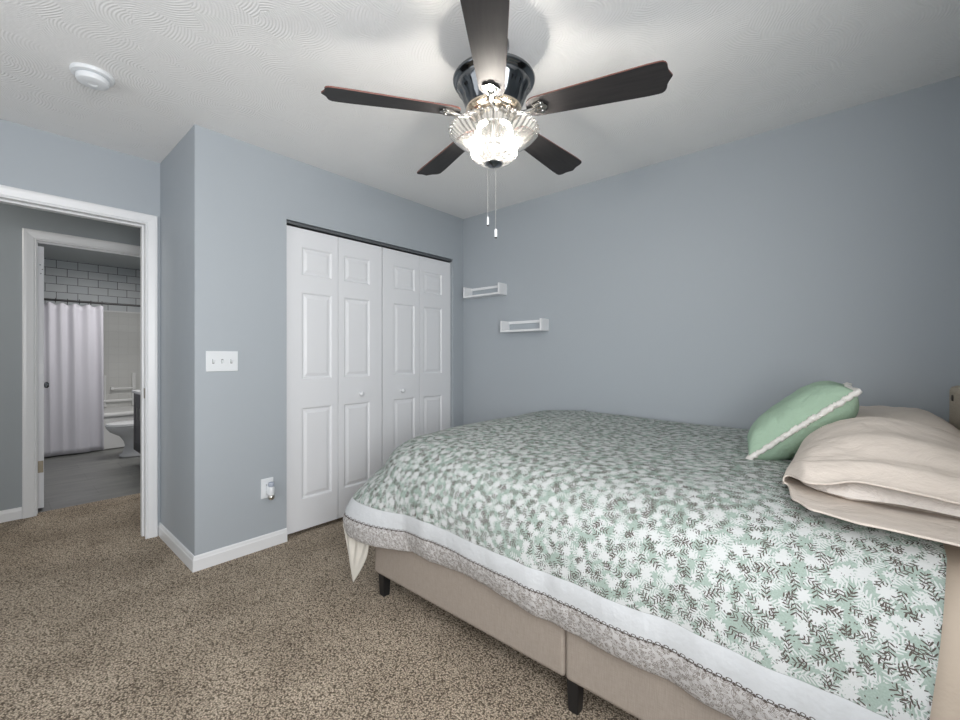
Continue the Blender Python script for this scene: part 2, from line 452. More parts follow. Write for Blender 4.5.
# baseboards
def baseb(name, p0, p1, nrm, h=.083, ext=0):
    prof = [(0, 0), (.012, 0), (.012, h*.72), (.009, h*.80), (.0075, h*.93), (.004, h), (0, h)]
    p0 = Vector(p0); p1 = Vector(p1); n = Vector(nrm)
    rows = []
    for p, e in ((p0, ext), (p1, 0)):
        d = (p1-p0).normalized()
        rows.append([(p.x + n.x*o - d.x*e*o/.012, p.y + n.y*o - d.y*e*o/.012, z) for o, z in prof])
    m = MB(); m.grid(rows, loop=True); k = len(prof); m.f += [tuple(range(k)), tuple(range(k, 2*k))]; m.mi += [0, 0]
    return struct(m.build(name, m_white))
baseb('baseboard_closet', (XC, YB, 0), (XC, OY0, 0), (1, 0, 0), ext=.012)
baseb('baseboard_return', (XC, YB, 0), (XD, YB, 0), (0, -1, 0), ext=.012)
baseb('baseboard_right', (XC+.001, YW, 0), (XH, YW, 0), (0, -1, 0))
baseb('baseboard_left', (XD, YR, 0), (XD, DY0-.062, 0), (1, 0, 0))
baseb('baseboard_hall', (XHALL, -2.6, 0), (XHALL, BY0-.055, 0), (1, 0, 0))
baseb('baseboard_head', (XH, YW, 0), (XH, YR, 0), (-1, 0, 0))
# unseen windows: head one assumed from the light's direction, rear one added for fill
def window(name, axis, w0, a0, a1, z0, z1, d):
    r = empty(name); struct(r); t = .05; m = MB()
    def bx(p, q, zz0, zz1, e0=-.0, e1=.0):
        A = (w0+e0, p, zz0) if axis == 'x' else (p, w0+e0, zz0); B = (w0+d+e1, q, zz1) if axis == 'x' else (q, w0+d+e1, zz1)
        m.box(tuple(map(min, A, B)), tuple(map(max, A, B)))
    bx(a0, a0+t, z0, z1); bx(a1-t, a1, z0, z1); bx(a0+t, a1-t, z0, z0+t); bx(a0+t, a1-t, z1-t, z1); bx(a0+t, a1-t, (z0+z1)/2-.02, (z0+z1)/2+.02)
    m.build('window_frame', m_white, r)
window('assumed_window_1', 'x', XH+.03, -.60, .80, .85, 2.05, .06)
window('added_window_2', 'y', YR-.03, -2.5, -.5, .8, 2.1, -.06)

# ================================================================== DOORS
def panel_slab(w_, h_, th, panels, m=None):
    """slab in local y (width) / z; front face at x=0 (facing +x), back at x=-th; raised panels [(y0,y1,z0,z1)]"""
    m = m or MB()
    ys = sorted({0, w_, *[p[0] for p in panels], *[p[1] for p in panels]}); zs = sorted({0, h_, *[p[2] for p in panels], *[p[3] for p in panels]})
    for i in range(len(ys)-1):
        for j in range(len(zs)-1):
            y0, y1, z0, z1 = ys[i], ys[i+1], zs[j], zs[j+1]
            if any(abs(p[0]-y0) < 1e-6 and abs(p[1]-y1) < 1e-6 and abs(p[2]-z0) < 1e-6 and abs(p[3]-z1) < 1e-6 for p in panels):
                loops = [(0, 0), (.004, -.001), (.012, -.010), (.020, -.010), (.040, -.003), (.044, -.003)]
                rows = [[(dx, y0+o, z0+o), (dx, y1-o, z0+o), (dx, y1-o, z1-o), (dx, y0+o, z1-o)] for o, dx in loops]
                m.grid(rows, loop=True); n = len(m.v); m.f.append((n-4, n-3, n-2, n-1)); m.mi.append(0)
            else: m.add([(0, y0, z0), (0, y1, z0), (0, y1, z1), (0, y0, z1)], [(0, 1, 2, 3)])
    m.add([(0,0,0),(0,w_,0),(0,w_,h_),(0,0,h_),(-th,0,0),(-th,w_,0),(-th,w_,h_),(-th,0,h_)], [(0,4,5,1),(1,5,6,2),(2,6,7,3),(3,7,4,0),(4,7,6,5)])
    return m
def knob(parent, p, ax='x', r=.017, mat=None):
    m = MB(); m.lathe([(.009, 0), (.010, .004), (.006, .010), (.008, .014), (r*.85, .019), (r, .026), (r*.93, .033), (r*.6, .038), (0, .039)], 20, axis='x')
    return m.build('knob', mat or m_door, parent, smooth=True, angle=50, loc=p)
LW = .3715; FX = -2.725; ZB = .028; HL = 1.985
for n_, (y0) in enumerate((OY0+.006, OY0+.006+2*LW+.006)):
    r = struct(empty('door_%d' % (n_+1), (FX, y0, ZB)))
    for k in range(2):
        pa, pb = (.104, .104+.220) if k == 0 else (LW-.104-.220-.004, LW-.104-.004)
        ps = [(pa, pb, .200, .805), (pa, pb, .992, 1.568), (pa, pb, 1.678, 1.868)]
        lf = panel_slab(LW-.004, HL, .032, ps).build('leaf', m_door, r, loc=(0, k*LW, 0))
        if (k == 1 and n_ == 0) or (k == 0 and n_ == 1):
            knob(lf, (0, (pa+pb)/2+(.022 if k else -.034), .868))
# closet track in the opening's head
tr = struct(MB().box((FX-.035, OY0+.002, OZ-.020), (FX+.012, OY1-.002, OZ-.006)).build('trim_6', M('grey_track_metal', .4, (.16, .17, .18), metal=.5).mat))
MB().box((FX-.02, OY0+2*LW-.004, 2.005), (FX-.008, OY0+2*LW+.008, 2.03)).build('track_pivot', m_nickel, tr)
# bathroom door, standing open at a right angle to the hall wall
bd = struct(empty('door_3', (XHALL-.135, BY0+.030, .015)))
mb = MB(); mb.box((-.71, 0, 0), (0, .035, 1.995))
dl = mb.build('leaf', m_door, bd, bevel=.002)
mb = MB(); mb.lathe([(.026, 0), (.026, .006), (.012, .010), (.009, .03)], 20, axis='y')
mb.lathe([(.009, .028), (.012, .034), (.022, .040), (.027, .050), (.026, .060), (.018, .067), (0, .069)], 20, axis='y')
mb.build('door_handle', m_pewter, bd, smooth=True, loc=(-.645, .035, .905))
for z in (.27, 1.775):
    MB().box((-.002, .002, z), (.0015, .032, z+.09)).build('hinge', m_brass if z < 1 else m_plastic, bd, bevel=.001)
MB().box((-.002, .004, 1.02), (.001, .030, 1.10)).build('hinge', m_white, bd)
mb = MB()
for dz, dy in ((.012, .018), (.045, .026), (.078, .014)): mb.lathe([(.0035, 0), (.0035, .002)], 8, centre=(.0015, dy, 1.775+dz), axis='x')
mb.build('hinge_screw', m_slot, bd)

# ================================================================== CEILING FAN
FXY = (-1.088, 1.336)
fan = empty('ceiling_fan', (FXY[0], FXY[1], CE))
tag(fan, 'five-blade dark wood ceiling fan with pewter housing and lit glass bowl', 'ceiling fan')
Z = lambda z: z - CE
mb = MB(); mb.lathe([(.062, 0), (.062, -.02), (.056, -.03), (.055, -.10), (.062, -.145)], 40)
mb.build('canopy', m_pewter, fan, smooth=True)
hprof = [(.070, Z(2.300)), (.150, Z(2.297)), (.162, Z(2.292)), (.166, Z(2.284)), (.163, Z(2.276)), (.156, Z(2.272)), (.148, Z(2.268)), (.146, Z(2.262)), (.140, Z(2.252)),
         (.128, Z(2.235)), (.119, Z(2.215)), (.113, Z(2.195)), (.110, Z(2.178)), (.108, Z(2.17))]
mb = MB(); mb.lathe(hprof, 72, wob=lambda a, r, z: (.07*abs(math.cos(a*8)) if Z(2.18) < z < Z(2.262) else 0))
mb.build('motor_housing', m_pewter, fan, smooth=True, angle=60)
m_ring = M('warm_nickel_ring', .18, (.70, .60, .48), metal=1).mat
mb = MB(); mb.lathe([(.112, Z(2.170)), (.112, Z(2.163)), (.102, Z(2.158)), (.092, Z(2.156)), (.088, Z(2.148)), (.070, Z(2.144)), (.0, Z(2.144))], 56)
mb.build('lower_ring', m_ring, fan, smooth=True)
mb = MB(); mb.lathe([(.062, Z(2.146)), (.062, Z(2.118)), (.072, Z(2.112)), (.074, Z(2.096)), (.058, Z(2.090)), (0, Z(2.090))], 48)
mb.build('light_fitter', m_nickel, fan, smooth=True)
# blades
def blade_mesh():
    # outline in local x (out) / y; root at .205, tip at .66
    half = []
    R0, R1 = .138, .66
    def hw(x):
        t = (x-R0)/(R1-R0)
        return .046 + .024*min(1, t*1.2)
    xs = [R0+.0005]
    pts = []
    for k in range(9):      # rounded root
        a = PI/2*k/8; pts.append((R0+.045*(1-math.cos(a)), hw(R0+.045)*math.sin(a)**.7 if k else 0))
    for k in range(1, 13): x = R0+.045+(.615-R0-.045)*k/12; pts.append((x, hw(x)))
    for x, y in ((.628, .0685), (.637, .062), (.642, .052), (.6435, .042), (.6445, .033), (.648, .023), (.653, .014), (.658, .005)): pts.append((x, y))
    pts.append((.660, 0))
    up = pts; dn = [(x, -y) for x, y in reversed(pts[1:-1])]
    ring = up + dn; n = len(ring); T = .0055
    v = [(x, y, T/2) for x, y in ring] + [(x, y, -T/2) for x, y in ring]
    f = [tuple(range(n))[::-1], tuple(range(n, 2*n))] + [(i, (i+1) % n, n+(i+1) % n, n+i) for i in range(n)]
    m = MB(); m.add(v, f[:2], 0); m.f += f[2:]; m.mi += [1]*n
    return m
def iron_mesh():
    m = MB()
    m.tube([(.070, 0, .006), (.095, 0, -.002), (.115, 0, -.013), (.135, 0, -.015), (.160, 0, -.011), (.178, 0, -.007)], [.011, .009, .008, .009, .012, .012], 12)
    for dy, x1 in ((0, .218), (.019, .208), (-.019, .208)):
        m.tube([(.155, dy*.2, -.011), (.172, dy*.7, -.011), (.190, dy, -.009), (x1, dy*1.05, -.006)], [.006, .006, .007, .004], 10)
        m.lathe([(0, -.014), (.005, -.0135), (.008, -.010), (.008, -.003)], 14, centre=(.196, dy, 0))
    # scalloped plate under the blade
    n = 40; ring = []
    for i in range(n):
        a = 2*PI*i/n; rr = 1+.13*math.cos(a*5)
        ring.append((.190+.027*rr*math.cos(a), .031*rr*math.sin(a)))
    v = [(x, y, -.004) for x, y in ring]+[(x, y, -.0105) for x, y in ring]
    m.add(v, [tuple(range(n))[::-1], tuple(range(n, 2*n))]+[(i, (i+1) % n, n+(i+1) % n, n+i) for i in range(n)])
    return m
b0 = blade_mesh().build('blade', [m_blade, m_bladeedge], fan, bevel=0)
i0 = iron_mesh().build('blade_iron', m_iron, b0, smooth=True)
PITCH = -12
for k in range(5):
    a = math.radians(234.55 - 72*k)
    if k == 0: b = b0
    else:
        b = b0.copy(); C.objects.link(b); b.parent = fan
        i = i0.copy(); C.objects.link(i); i.parent = b
    b.location = (0, 0, Z(2.146)); b.rotation_mode = 'XYZ'
    b.rotation_euler = (Matrix.Rotation(a, 3, 'Z') @ Matrix.Rotation(math.radians(PITCH), 3, 'X')).to_euler()
# glass bowl: fluted upper flare, stepped lower cup
gp = [(.174, Z(2.082)), (.177, Z(2.078)), (.172, Z(2.072)), (.160, Z(2.060)), (.142, Z(2.047)), (.122, Z(2.036)), (.106, Z(2.026)), (.094, Z(2.014)), (.088, Z(2.004)),
      (.089, Z(1.995)), (.092, Z(1.992)), (.090, Z(1.987)), (.084, Z(1.980)), (.074, Z(1.971)), (.060, Z(1.962)), (.044, Z(1.955)), (.030, Z(1.951))]
def flute(a, r, z):
    q = math.cos(a*44)
    if r > .165: return .035*q
    return .034*q
mb = MB(); mb.lathe(gp, 264, wob=flute, close=False)
gl = mb.build('glass_bowl', m_glass, fan, smooth=True, angle=180, solid=.003)
mb = MB()
for i in range(44):
    a = 2*PI*i/44; mb.lathe([(0, -.005), (.0035, -.0035), (.005, 0), (.0035, .0035), (0, .005)], 8, centre=(.179*math.cos(a), .179*math.sin(a), Z(2.079)))
mb.build('beaded_rim', m_glass, gl, smooth=True, angle=180)
mb = MB(); mb.lathe([(0, Z(1.940)), (.008, Z(1.941)), (.012, Z(1.945)), (.020, Z(1.947)), (.033, Z(1.950)), (.037, Z(1.954)), (.034, Z(1.958)), (.012, Z(1.962)), (.006, Z(1.97)), (.006, Z(2.09))], 32)
mb.build('finial', m_pewter, fan, smooth=True)
for dx, dy in ((.055, .036), (-.052, -.038)):
    mb = MB(); mb.lathe([(.010, .05), (.012, .03), (.014, .022), (.021, .008), (.025, -.006), (.022, -.020), (.012, -.030), (0, -.033)], 24, centre=(dx, dy, Z(2.035)))
    mb.build('bulb', m_bulb, fan, smooth=True, angle=180)
def chain(dx, dy, zt, zb, pullr):
    mb = MB(); mb.tube([(dx, dy, Z(zt)), (dx, dy, Z(zb+.03))], .0011, 6)
    z = zt
    while z > zb+.03:
        mb.lathe([(0, -.0016), (.0017, 0), (0, .0016)], 6, centre=(dx, dy, Z(z))); z -= .006
    c = mb.build('pull_chain', m_nickel, fan)
    mb = MB(); mb.lathe([(0, Z(zb+.034)), (pullr*.6, Z(zb+.033)), (pullr, Z(zb+.028)), (pullr, Z(zb+.004)), (pullr*.8, Z(zb))], 16, centre=(dx, dy, 0))
    mb.build('pull', m_plastic, c, smooth=True)
    mb = MB(); mb.lathe([(pullr*.9, Z(zb)), (pullr*1.0, Z(zb-.002)), (pullr*.5, Z(zb-.005))], 16, centre=(dx, dy, 0))
    mb.build('pull_tip', m_slot, c, smooth=True)
# right vector of the camera is (.7545,.656)
chain(-.018, -.016, 1.955, 1.705, .0045)
chain(.006, .005, 1.955, 1.656, .0062)

# ================================================================== SMALL WALL AND CEILING THINGS
sd = empty('smoke_detector', (-2.565, .300, CE)); tag(sd, 'round white smoke detector on the ceiling above the doorway', 'smoke detector')
mb = MB(); mb.lathe([(.076, 0), (.076, -.008), (.072, -.014), (.058, -.016)], 48); mb.build('mounting_base', m_plastic, sd, smooth=True)
mb = MB(); mb.lathe([(.050, -.012), (.050, -.020), (.058, -.021), (.058, -.032), (.054, -.040), (.045, -.044), (.018, -.0445), (.016, -.042), (0, -.042)], 48)
mb.build('cover', m_plastic, sd, smooth=True)

sw = empty('light_switch_plate', (XC, .8645, 1.1445)); tag(sw, 'white three-gang toggle light switch plate left of the closet', 'light switch')
mb = MB(); mb.box((0, -.082, -.0575), (.006, .082, .0575)); mb.build('cover_plate', m_plastic, sw, bevel=.003)
for dy in (-.046, 0, .046):
    tg = MB().box((.005, dy-.005, -.012), (.0068, dy+.005, .012)).build('toggle_surround', m_slot, sw)
    up = 1 if dy != 0 else -1
    m = MB(); m.add([(.006, dy-.0042, -.010), (.006, dy+.0042, -.010), (.006, dy+.0042, .010), (.006, dy-.0042, .010), (.016, dy-.003, up*.009-.003), (.016, dy+.003, up*.009-.003), (.016, dy+.003, up*.009+.003), (.016, dy-.003, up*.009+.003)],
                    [(0,3,2,1),(4,5,6,7),(0,1,5,4),(1,2,6,5),(2,3,7,6),(3,0,4,7)])
    m.build('toggle', m_plastic, sw)
ou = empty('wall_outlet', (XC, 1.112, .365)); tag(ou, 'white duplex outlet plate low on the wall beside the closet', 'outlet')
MB().box((0, -.037, -.060), (.006, .037, .060)).build('cover_plate', m_plastic, ou, bevel=.003)
for dz in (-.021, .021):
    rc = MB().box((.005, -.017, dz-.014), (.0075, .017, dz+.014)).build('receptacle', m_plastic, ou, bevel=.002)
    mb = MB(); mb.box((.0072, -.008, dz-.005), (.0080, -.006, dz+.005)); mb.box((.0072, .006, dz-.005), (.0080, .008, dz+.005)); mb.build('slot', m_slot, rc)
af = empty('plug_in_air_freshener', (XC+.0075, 1.122, .352)); tag(af, 'small white plug-in air freshener with a shiny bottle in the outlet', 'air freshener')
mb = MB(); mb.box((.001, -.020, -.022), (.022, .020, .030)); mb.build('plug_body', m_plastic, af, bevel=.006)
mb = MB(); mb.lathe([(.013, .026), (.017, .030), (.018, .042), (.015, .052), (.010, .054)], 24, centre=(.030, 0, 0)); mb.build('warmer_top', M('grey_blue_plastic', .3, (.38, .42, .50)).mat, af, smooth=True)
mb = MB(); mb.lathe([(.016, -.024), (.018, -.010), (.018, .020), (.013, .028)], 24, centre=(.030, 0, 0)); mb.build('heater_cap', m_plastic, af, smooth=True)
mb = MB(); mb.lathe([(.0, -.052), (.014, -.051), (.019, -.044), (.020, -.034), (.016, -.026), (.010, -.024)], 24, centre=(.030, 0, 0)); mb.build('oil_bottle', M('chrome_bottle', .12, (.55, .53, .48), metal=.9).mat, af, smooth=True)

def wall_shelf(x0, x1, z0, label):
    r = empty('wall_shelf', ((x0+x1)/2, YW, z0)); L = (x1-x0)/2; D = .108; H = .094; t = .016
    tag(r, label, 'shelf', 'small white wall shelves')
    box('shelf_board', (-L+t, -D, 0), (L-t, 0, t), m_shelf, r, bevel=.001)
    box('end_panel', (-L, -D, 0), (-L+t, 0, H), m_shelf, r, bevel=.001)
    box('end_panel', (L-t, -D, 0), (L, 0, H), m_shelf, r, bevel=.001)
    box('back_rail', (-L+t, -.014, H-.024), (L-t, 0, H-.002), m_shelf, r, bevel=.001)
    return r
wall_shelf(-2.602, -2.193, 1.690, 'higher white wall shelf, the one nearest the closet corner')
wall_shelf(-2.182, -1.782, 1.370, 'lower white wall shelf, the one farther from the closet corner')

# ================================================================== BED
BX0, BX1, BY_, BYF = -1.766, .325, 1.236, 2.795
SEAM = -.708
bf = empty('bed', ((BX0+BX1)/2, (BY_+BYF)/2, 0)); ox, oy = bf.location.x, bf.location.y
tag(bf, 'beige upholstered platform bed frame with black legs and headboard', 'bed')
def rel(m): m.v = [(x-ox, y-oy, z) for x, y, z in m.v]; return m
for a, b in ((BX0, SEAM-.002), (SEAM+.002, BX1-.03)):
    m = MB().box((a, BY_, .114), (b, BYF, .375)); rel(m).build('base_section', m_linen, bf, bevel=.012)
for x in (BX0+.035, SEAM-.045, SEAM+.020, BX1-.10):
    for y in (BY_+.038, BYF-.05):
        m = MB(); q = .022
        m.add([(x-q*.8, y-q*.8, 0), (x+q*.8, y-q*.8, 0), (x+q*.8, y+q*.8, 0), (x-q*.8, y+q*.8, 0), (x-q, y-q, .116), (x+q, y-q, .116), (x+q, y+q, .116), (x-q, y+q, .116)],
              [(0,3,2,1),(4,5,6,7),(0,1,5,4),(1,2,6,5),(2,3,7,6),(3,0,4,7)])
        if x != SEAM-.045: rel(m).build('leg', m_black, bf, bevel=.002)
hb = rel(MB().box((.332, 1.21, .10), (.400, 2.812, 1.045))).build('headboard', m_headb, bf, bevel=.022)
m_button = M('dark_button', .5, (.05, .04, .035)).mat
for y in (1.35, 1.62, 1.89, 2.16, 2.43, 2.70):
    for z in (.74, .995): rel(MB().lathe([(0, -.008), (.012, -.006), (.015, 0)], 14, centre=(.333, y, z), axis='x')).build('button_tuft', m_button, hb, smooth=True)

mt = empty('mattress', (ox, oy, .375)); tag(mt, 'thick mattress lying on the beige bed frame under the quilt', 'mattress')
m = MB().box((BX0+.07, BY_+.04, 0), (BX1-.01, BYF-.02, .28)); m.v = [(x-ox, y-oy, z) for x, y, z in m.v]
m.build('mattress_body', m_matt, mt, bevel=.08)

# quilt profile: (outward distance from the core, height)
QP = [(0, .768), (.08, .766), (.16, .758), (.23, .744), (.29, .722), (.335, .694), (.368, .660), (.393, .620), (.410, .578), (.421, .535), (.428, .490), (.430, .450), (.427, .410), (.420, .370), (.408, .335), (.396, .306), (.385, .292), (.368, .293), (.362, .305)]
def catmull(P, n):
    out = []
    for i in range(len(P)-1):
        p0, p1, p2, p3 = P[max(i-1, 0)], P[i], P[i+1], P[min(i+2, len(P)-1)]
        for k in range(n):
            t = k/n
            out.append(tuple(.5*((2*p1[j])+(-p0[j]+p2[j])*t+(2*p0[j]-5*p1[j]+4*p2[j]-p3[j])*t*t+(-p0[j]+3*p1[j]-3*p2[j]+p3[j])*t**3) for j in range(2)))
    out.append(P[-1]); return out
CXQ, CYQ, XQ1, YQF = -1.45, 1.595, .157, 2.835
prof = catmull(QP, 3)
arc = [0]
for i in range(1, len(prof)): arc.append(arc[-1]+math.hypot(prof[i][0]-prof[i-1][0], prof[i][1]-prof[i-1][1]))
def arc_at(z): return next(a for a, (d, zz) in zip(arc, prof) if zz <= z)
B1, B2 = arc_at(.487), arc_at(.402)
m_quilt = quilt_mat(B1, B2)
def nz(x, y, z, s): return noise.noise(Vector((x*s, y*s, z*s)))
sst = lambda v: (lambda u: u*u*(3-2*u))(min(1, max(0, v)))
zadd = lambda x, y: .016*sst((-x-.6)/.8)*sst((y-1.45)/.5)
def quilt_point(path, j, prof=prof, inset=0):
    """path: 0..L1 near strip from the head, then the corner, then the foot strip"""
    d, z = prof[j]; a = arc[j]
    L1 = XQ1-CXQ; LC = .62; L2 = YQF-CYQ
    d0 = d
    drop = (.768-z)/.47
    d = d - inset
    if path <= L1:
        x = XQ1-path - .055*max(0, 1-path/.25)*min(1, max(0, (a-.25)/.4)); th = 0; k = 1
        q = max(0, 1-(L1-path)/.35); flare = 0
        px, py = x, CYQ - d*(1+flare) ; bx_, by_ = 0, -1; uvp = (x, CYQ-a)
    elif path <= L1+LC:
        t = (path-L1)/LC; th = t*PI/2
        fl = math.sin(2*th)
        nn_ = 2+5*min(1, max(0, (drop-.35)/.5)); k = (abs(math.cos(th))**nn_+abs(math.sin(th))**nn_)**(-1/nn_) + fl*.19*max(0, (drop-.5)/.5)
        bx_, by_ = -math.sin(th), -math.cos(th)
        ad = .085*min(1, d0/.25)*t*t*(3-2*t); px, py = CXQ + bx_*(d*k+ad), CYQ + by_*(d*k+ad); uvp = (CXQ+bx_*a, CYQ+by_*a)
        z -= fl*.008*min(1, drop*1.5)
    else:
        y = CYQ + (path-L1-LC); px, py = CXQ - d - .085*min(1, d0/.25), y; bx_, by_ = -1, 0; uvp = (CXQ-a, y)
        ed = max(0, (y-CYQ)/L2-.93)/.07; z -= .03*ed*ed*max(0, 1-drop)
    # soft folds hanging in the skirt
    amp = .007*min(1, max(0, (a-.30)/.35))
    f = math.sin(path*21+1.5*math.sin(path*5)) * .6 + nz(path, 0, 3.3, 12)*1.6
    px += bx_*amp*f; py += by_*amp*f
    z += .010*nz(path, a, 1.1, 5)*min(1, a/.2) + (.005*math.sin(path*6.5) + .006*nz(path, 7, 0, 9))*max(0, drop-.5)*1.2
    z += max(-.025, min(.025, -.042*(px+.55)))*drop*(1 if path <= L1 else max(0, 1-(path-L1)/LC))
    z += zadd(px, py)*min(1, max(0, (z-.45)/.2))
    return (px, py, z), uvp, (path, a)
verts, faces, uvA, uvB = [], [], [], []
L1 = XQ1-CXQ; LC = .62; L2 = YQF-CYQ
paths = [L1*i/90 for i in range(90)] + [L1+LC*i/40 for i in range(40)] + [L1+LC+L2*i/60 for i in range(61)]
n = len(prof)
for p in paths:
    for j in range(n):
        P, a_, b_ = quilt_point(p, j); verts.append(P); uvA.append(a_); uvB.append(b_)
for i in range(len(paths)-1):
    for j in range(n-1): faces.append((i*n+j, (i+1)*n+j, (i+1)*n+j+1, i*n+j+1))
base = len(verts); nx, ny = 90, 60
for i in range(nx+1):
    for j in range(ny+1):
        x = XQ1 - L1*i/nx; y = CYQ + L2*j/ny
        z = .768 + .007*nz(x, y, 0, 3.5)*min(1, i/10+.3)*math.sin(PI*min(1, max(0, j/ny))) 
        ed = max(0, (j/ny-.93)/.07); z -= .03*ed*ed
        if j == 0 or i == nx: z = .768
        z += zadd(x, y)
        verts.append((x, y, z)); uvA.append((x, y)); uvB.append((0, 0))
for i in range(nx):
    for j in range(ny): faces.append((base+i*(ny+1)+j, base+i*(ny+1)+j+1, base+(i+1)*(ny+1)+j+1, base+(i+1)*(ny+1)+j))
# far edge of the foot strip settles down like the top
me = bpy.data.meshes.new('quilt')
me.from_pydata([(x-ox, y-oy, z-.375) for x, y, z in verts], [], faces); me.materials.append(m_quilt)
for nm, src in (('pattern', uvA), ('band', uvB)):
    lay = me.uv_layers.new(name=nm)
    for l in me.loops: lay.data[l.index].uv = src[l.vertex_index]
bm = bmesh.new(); bm.from_mesh(me); bmesh.ops.remove_doubles(bm, verts=bm.verts, dist=.0015); bmesh.ops.recalc_face_normals(bm, faces=bm.faces)
for f in bm.faces: f.smooth = True
bm.to_mesh(me); bm.free()
q = bpy.data.objects.new('quilt', me); C.objects.link(q); q.location = (ox, oy, .375)
md = q.modifiers.new('solid', 'SOLIDIFY'); md.thickness = .012; md.offset = -1
tag(q, 'sage green quilt printed with white flowers and brown sprigs on the bed', 'quilt')

# beige sheet at the head, draped over the near side
SX0, SX1 = -.10, .318
rows = []; 
for i in range(26):
    x = SX0+(SX1-SX0)*i/25; row = []
    for j in range(12): row.append((x, YQF-.03 - (YQF-.03-CYQ)*j/12, .748))
    for j in range(n-9):
        d, z = prof[j]; row.append((x+.004*nz(x, z, 0, 7), CYQ-d+.030+.004*nz(x, z, 2, 14)*min(1, j/10), z-.020))
    rows.append(row)
m = MB(); m.grid(rows); sh = m.build('bed_sheet', m_sheet, None, smooth=True, angle=180, solid=.004)
tag(sh, 'plain beige sheet showing between the quilt and headboard, hanging down the near side', 'sheet')
mb = MB(); 
pts = []
for j in range(4, n-9):
    d, z = prof[j]; pts.append((.200, CYQ-d+.0265, z-.0195))
mb.tube(pts, .0018, 6); mb.build('hem_seam', m_sheet, sh)

# white sheet corner hanging out below the quilt at the foot corner
rows = []
NT = 44
for j in range(26):
    t = j/25; row = []
    for i in range(NT+1):
        s = i/NT
        # top row spans the quilt's corner; bottom gathers to a point
        top = Vector((-1.895, 1.150, .345)).lerp(Vector((-1.740, 1.206, .335)), s)
        if s < .35: top = Vector((-1.900, 1.185, .35)).lerp(Vector((-1.905, 1.150, .345)), s/.35)
        else: top = Vector((-1.905, 1.150, .345)).lerp(Vector((-1.745, 1.200, .33)), (s-.35)/.65)
        tip = Vector((-1.845, 1.172, .062))
        side = Vector((-1.90, 1.17, .20)) if s < .5 else Vector((-1.80, 1.19, .20))
        tt = t**1.15
        p = top.lerp(tip, tt)
        p.x += (s-.30)*.05*math.sin(PI*t)
        fold = .008*math.sin(s*26+t*5)*math.sin(PI*min(1, t*1.2+.1))*(1-t*.5)
        row.append((p.x+fold*.4, p.y-fold, p.z+.01*math.sin(s*9)*t*(1-t)))
    rows.append(row)
m = MB(); m.grid(rows); tl = m.build('bed_sheet', cotton_mat('ivory_percale', (.68, .65, .585), .3, 20, .01), None, smooth=True, angle=180, solid=.006)
tag(tl, 'ivory sheet corner hanging in a point below the quilt at the foot', 'sheet')

# ---------------- pillows
def superell(a, p): c, s_ = math.cos(a), math.sin(a); return (math.copysign(abs(c)**p, c), math.copysign(abs(s_)**p, s_))
# big pillow in a case whose open end faces the camera side
pl = empty('pillow', (.08, 1.80, .772)); tag(pl, 'blush beige pillow nearest the camera, its open case end showing the insert', 'pillow', 'bed pillows by the headboard')
def case_rows(y0, y1, cx, hwid, hts, zb, n_=88, mouth=True):
    rows = []; K = 60
    for k in range(K+1):
        t = k/K; y = y0+(y1-y0)*t
        row = []
        for i in range(n_):
            a = 2*PI*i/n_; c, s_ = superell(a, .72 if math.sin(a) > 0 else .45)
            H = hts(t); W = hwid(t)
            x = cx + W*c; z = zb + (H if s_ > 0 else .022+.03*(1-min(1, t*3)))*(s_ if s_ > 0 else s_*0.6) + .028*0
            if s_ > 0: z = zb + H*s_
            row.append((x, y, z))
        rows.append(row)
    return rows
def lerp(a, b, t): return a+(b-a)*t
def interp(tab, t):
    for (t0, v0), (t1, v1) in zip(tab, tab[1:]):
        if t <= t1: u = (t-t0)/(t1-t0); u = u*u*(3-2*u); return v0+(v1-v0)*u
    return tab[-1][1]
PYB = 2.20
H_t = lambda t: interp([(0, .046), (.12, .092), (.32, .150), (.58, .178), (.82, .145), (.96, .055), (1, .004)], t)
W_t = lambda t: interp([(0, .238), (.2, .235), (.8, .23), (1, .20)], t)
ylow = lambda x: interp([(-.20, 1.62), (-.145, 1.575), (-.115, 1.42), (-.07, 1.365), (.03, 1.325), (.35, 1.29), (.5, 1.29)], max(-.2, min(.45, x)))
yup = lambda x: interp([(-.20, 1.60), (-.145, 1.575), (-.09, 1.495), (.02, 1.490), (.5, 1.485)], max(-.2, min(.45, x)))
rows = []; K = 80; NR = 128
for k in range(K+1):
    t = k/K; row = []
    for i in range(NR):
        a = 2*PI*i/NR; ca, sa = math.cos(a), math.sin(a)
        c, s_ = superell(a, .85)
        x = .085 + W_t(t)*c
        e = max(0, 1-t*5)
        if sa >= 0:
            y = lerp(yup(x), PYB, t)
            s_ = abs(sa)**lerp(.40, 1.05, min(1, t*3.5)); zz = .050 + H_t(t)*s_
            zz += .007*nz(x, y, 0, 7) + .0035*nz(x, y, 2, 24)
            for yy in (.075, .105): zz += .0030*math.exp(-((y-yup(x)-yy+.008*math.sin(x*11))/.0040)**2)*min(1, abs(sa)*2)
            zz += e*(.007*math.sin(x*19+1) - .012*math.exp(-((x+.055)/.04)**2))
        else:
            y = lerp(ylow(x), PYB, t); zz = .050 - .012*abs(sa)**.5 + .002*nz(x, y, 0, 9) + .004*e*e
        row.append((x-.08, y-1.80, zz-.03))
    rows.append(row)
m = MB(); m.grid(rows, loop=True); nn = len(m.v); m.f.append(tuple(range(nn-NR, nn))); m.mi.append(0)
m.build('pillowcase', m_case, pl, smooth=True, angle=80, solid=.004)
rows = []
